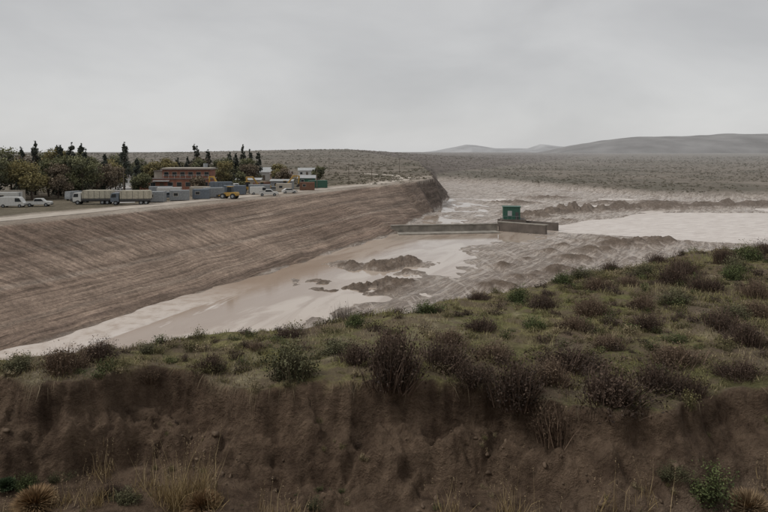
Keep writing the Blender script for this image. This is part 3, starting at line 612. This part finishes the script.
sc=Acc()
def blobs(acc,x,y,s,tris,colA,colB,flat=.6):
    z=terr(x,y)['z']; n=len(x)
    dd=rng.normal(size=(n,tris,3)); dd/=np.linalg.norm(dd,axis=2,keepdims=True); dd*=rng.uniform(.5,1,(n,tris,1)); dd[:,:,2]=np.abs(dd[:,:,2])*flat
    Cn=np.column_stack([x,y,z])[:,None,:]+dd*s[:,None,None]; Cn=Cn.reshape(-1,3)
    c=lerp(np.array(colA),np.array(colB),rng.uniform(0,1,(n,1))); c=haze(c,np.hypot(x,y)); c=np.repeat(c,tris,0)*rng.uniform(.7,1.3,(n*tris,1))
    sz=np.repeat(s,tris)*.75
    nn=len(Cn); uu=rng.normal(size=(nn,3)); uu/=np.linalg.norm(uu,axis=1,keepdims=True); vv=np.cross(uu,rng.normal(size=(nn,3))); vv/=np.linalg.norm(vv,axis=1,keepdims=True)
    V=np.stack([Cn-uu*sz[:,None]*.5,Cn+vv*sz[:,None]*.5,Cn+uu*sz[:,None]*.5],1).reshape(-1,3); F=np.arange(nn*3).reshape(-1,3); acc.add((V,F),np.repeat(c,3,0))
n=30000; y=300*np.exp(rng.uniform(-.45,1.6,n)); x=rng.uniform(-.75,.85,n)*y; t_=terr(x,y)
k=((t_['w']>.6)|(t_['f']>1.05))&((y>235)|((t_['f']<.5)))&(vn(x*.02,y*.02,97)+vn(x*.1,y*.1,96)>.75)
x,y=x[k],y[k]; s=rng.uniform(.35,.95,len(x))*(1+y/1500.)
blobs(sc,x,y,s,12,(.11,.10,.065),(.18,.155,.105),.4)
n=2500; x=rng.uniform(25,150,n); y=rng.uniform(70,175,n); t_=terr(x,y); k=t_['isplat']; x,y=x[k][:400],y[k][:400]; blobs(sc,x,y,rng.uniform(.3,.8,len(x)),20,(.05,.05,.03),(.12,.10,.065))
sc.obj('scrub')

# ------------------------------------------------------------ trees
def tube(A,p0,p1,r0,r1,c,seg=6):
    p0=np.array(p0,float);p1=np.array(p1,float); d=p1-p0; d/=np.linalg.norm(d); a=np.cross(d,[.3,.9,.1]); a/=np.linalg.norm(a); b_=np.cross(d,a)
    th=np.arange(seg)/seg*2*np.pi; ring=np.cos(th)[:,None]*a+np.sin(th)[:,None]*b_; V=np.concatenate([p0+ring*r0,p1+ring*r1]); i=np.arange(seg); j=(i+1)%seg
    A.add((V,np.concatenate([np.stack([i,j,j+seg],1),np.stack([i,j+seg,i+seg],1)])),np.array(c))
def decid(x,y,h,w_,c1,c2,name='deciduous_tree',nl=3000,ls=.42):
    h*=1.28; w_*=1.15
    A=Acc(); z=H(x,y)-.2; o=np.array([x,y,z]); tc=(.09,.07,.055); lean=rng.normal(0,.03,2)*h; t1=o+[lean[0],lean[1],h*.35]; tube(A,o,t1,.025*h,.017*h,tc); t2=o+[lean[0]*1.5,lean[1]*1.5,h*.8]; tube(A,t1,t2,.017*h,.006*h,tc)
    K=12; cl=[]
    for i in range(K):
        a=i*2.4+rng.uniform(-.4,.4); r=w_*.5*rng.uniform(.3,.8); q=o+[math.cos(a)*r,math.sin(a)*r,h*rng.uniform(.30,.86)]; tube(A,t1+(t2-t1)*rng.uniform(0,.6),q,.009*h,.003*h,tc,5); cl.append((q,w_*rng.uniform(.13,.25)))
    cl.append((t2+[0,0,h*.06],w_*.2))
    for q,r in cl:
        n=nl//K; d=rng.normal(size=(n,3)); d/=np.linalg.norm(d,axis=1,keepdims=True); p=q+d*r*rng.uniform(.35,1.25,(n,1))*[1,1,.9]; tone=rng.uniform(-.15,.15)
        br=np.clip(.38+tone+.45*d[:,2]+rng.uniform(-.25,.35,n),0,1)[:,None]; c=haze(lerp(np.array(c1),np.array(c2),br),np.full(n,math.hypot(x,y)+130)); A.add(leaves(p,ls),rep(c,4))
    A.obj(name)
def spire(x,y,h,w_,c1,c2,name='conifer_tree',nl=2400,ls=.42,p=.7):
    A=Acc(); z=H(x,y)-.2; o=np.array([x,y,z]); tube(A,o,o+[0,0,h*.95],.022*h,.004*h,(.08,.06,.05))
    K=34; n=nl//K
    for i in range(K):
        tt=rng.uniform(.05,.95)**.95; aa=i*2.4; rr=w_*.5*(1-tt)**p*rng.uniform(.5,1.15); q=o+np.array([math.cos(aa)*rr*.7,math.sin(aa)*rr*.7,tt*h]); tube(A,o+[0,0,tt*h*.95],q,.05,.02,(.07,.055,.045),4)
        d=rng.normal(size=(n,3)); d/=np.linalg.norm(d,axis=1,keepdims=True); R=w_*.17*(1.15-tt)+.18; pos=q+d*R*rng.uniform(.3,1.2,(n,1))*[1,1,1.25]
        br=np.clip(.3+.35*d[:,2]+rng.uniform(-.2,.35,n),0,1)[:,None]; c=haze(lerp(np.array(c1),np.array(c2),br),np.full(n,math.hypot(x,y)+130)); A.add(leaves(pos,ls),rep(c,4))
    t=rng.uniform(.85,1.02,60); A.add(leaves(o+np.stack([rng.normal(0,.12,60),rng.normal(0,.12,60),t*h],1),ls*.8),np.array(c1)*1.5); A.obj(name)
G1,G2=(.045,.052,.022),(.19,.19,.08); Yl1,Yl2=(.10,.085,.03),(.32,.265,.095); O1,O2=(.085,.062,.038),(.22,.165,.105); D1,D2=(.022,.030,.022),(.08,.095,.066)
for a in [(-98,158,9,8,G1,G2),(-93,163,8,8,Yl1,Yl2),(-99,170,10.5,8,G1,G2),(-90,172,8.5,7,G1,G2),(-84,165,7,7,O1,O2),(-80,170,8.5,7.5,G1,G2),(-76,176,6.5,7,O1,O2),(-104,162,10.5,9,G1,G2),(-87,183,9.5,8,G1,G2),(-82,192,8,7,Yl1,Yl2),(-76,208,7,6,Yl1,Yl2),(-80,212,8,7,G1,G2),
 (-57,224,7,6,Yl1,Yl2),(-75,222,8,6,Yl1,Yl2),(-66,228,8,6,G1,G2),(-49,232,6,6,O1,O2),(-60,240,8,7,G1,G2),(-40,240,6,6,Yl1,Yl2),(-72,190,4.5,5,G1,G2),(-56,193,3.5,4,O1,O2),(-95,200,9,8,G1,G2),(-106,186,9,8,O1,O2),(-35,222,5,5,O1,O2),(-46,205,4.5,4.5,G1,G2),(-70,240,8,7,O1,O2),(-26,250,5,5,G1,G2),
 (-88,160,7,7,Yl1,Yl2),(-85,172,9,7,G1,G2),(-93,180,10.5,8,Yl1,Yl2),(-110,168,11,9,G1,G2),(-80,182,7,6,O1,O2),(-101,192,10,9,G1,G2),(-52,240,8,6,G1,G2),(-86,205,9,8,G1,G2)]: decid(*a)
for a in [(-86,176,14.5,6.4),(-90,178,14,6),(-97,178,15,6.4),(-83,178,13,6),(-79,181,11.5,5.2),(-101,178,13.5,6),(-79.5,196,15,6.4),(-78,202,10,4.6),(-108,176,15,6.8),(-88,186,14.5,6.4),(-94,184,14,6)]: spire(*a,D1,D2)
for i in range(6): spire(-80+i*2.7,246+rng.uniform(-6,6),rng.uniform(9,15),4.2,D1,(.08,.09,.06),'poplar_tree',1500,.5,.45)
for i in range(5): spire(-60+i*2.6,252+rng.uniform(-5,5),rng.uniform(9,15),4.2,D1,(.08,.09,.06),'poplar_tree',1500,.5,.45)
dt=Acc(); n=500; x=rng.uniform(-300,-45,n); y=rng.uniform(235,420,n); k=x<-.2*y; x,y=x[k],y[k]; blobs(dt,x,y,rng.uniform(1.5,3.2,len(x)),90,(.07,.075,.04),(.18,.16,.085),1.3); dt.obj('distant_trees')

# ------------------------------------------------------------ world, sun, camera
W=bpy.data.worlds.new('World'); S.world=W; W.use_nodes=True; nt=W.node_tree; bg=nt.nodes['Background']
EL,AZ=math.radians(52),math.radians(255)
sky=N(nt,'ShaderNodeTexSky',sky_type='NISHITA'); sky.sun_disc=False; sky.sun_elevation=EL; sky.sun_rotation=AZ
tc=N(nt,'ShaderNodeTexCoord'); mp=N(nt,'ShaderNodeMapping'); mp.inputs['Scale'].default_value=(1,1,2.4); nt.links.new(tc.outputs['Generated'],mp.inputs['Vector'])
n1=noise_(nt,mp.outputs[0],2.6,5,.52,.25)
sx=N(nt,'ShaderNodeSeparateXYZ'); nt.links.new(tc.outputs['Generated'],sx.inputs[0])
grad=mr_(nt,sx.outputs[2],0,.30,1.05,.95)
cl=mixc(nt,mr_(nt,n1,.34,.66,0,1),(5.1,5.1,5.13),(6.4,6.38,6.35))
cl=mixc(nt,1.0,cl,grad,'MULTIPLY')
fin=mixc(nt,.94,sky.outputs[0],cl); nt.links.new(fin,bg.inputs['Color']); bg.inputs['Strength'].default_value=.1
sd=bpy.data.lights.new('sun','SUN'); sd.energy=1.5; sd.angle=math.radians(18); sd.color=(1,.97,.93)
so=bpy.data.objects.new('sun',sd); S.collection.objects.link(so)
dv=Vector((math.sin(AZ)*math.cos(EL),math.cos(AZ)*math.cos(EL),math.sin(EL))); so.rotation_euler=dv.to_track_quat('Z','Y').to_euler(); so.location=(0,0,80)
cam=bpy.data.cameras.new('camera'); co=bpy.data.objects.new('camera',cam); S.collection.objects.link(co); co.location=(0,0,24); co.rotation_euler=(math.radians(90),0,0)
cam.lens=30; cam.sensor_width=36; cam.shift_y=-.1354; cam.clip_start=.1; cam.clip_end=20000; S.camera=co
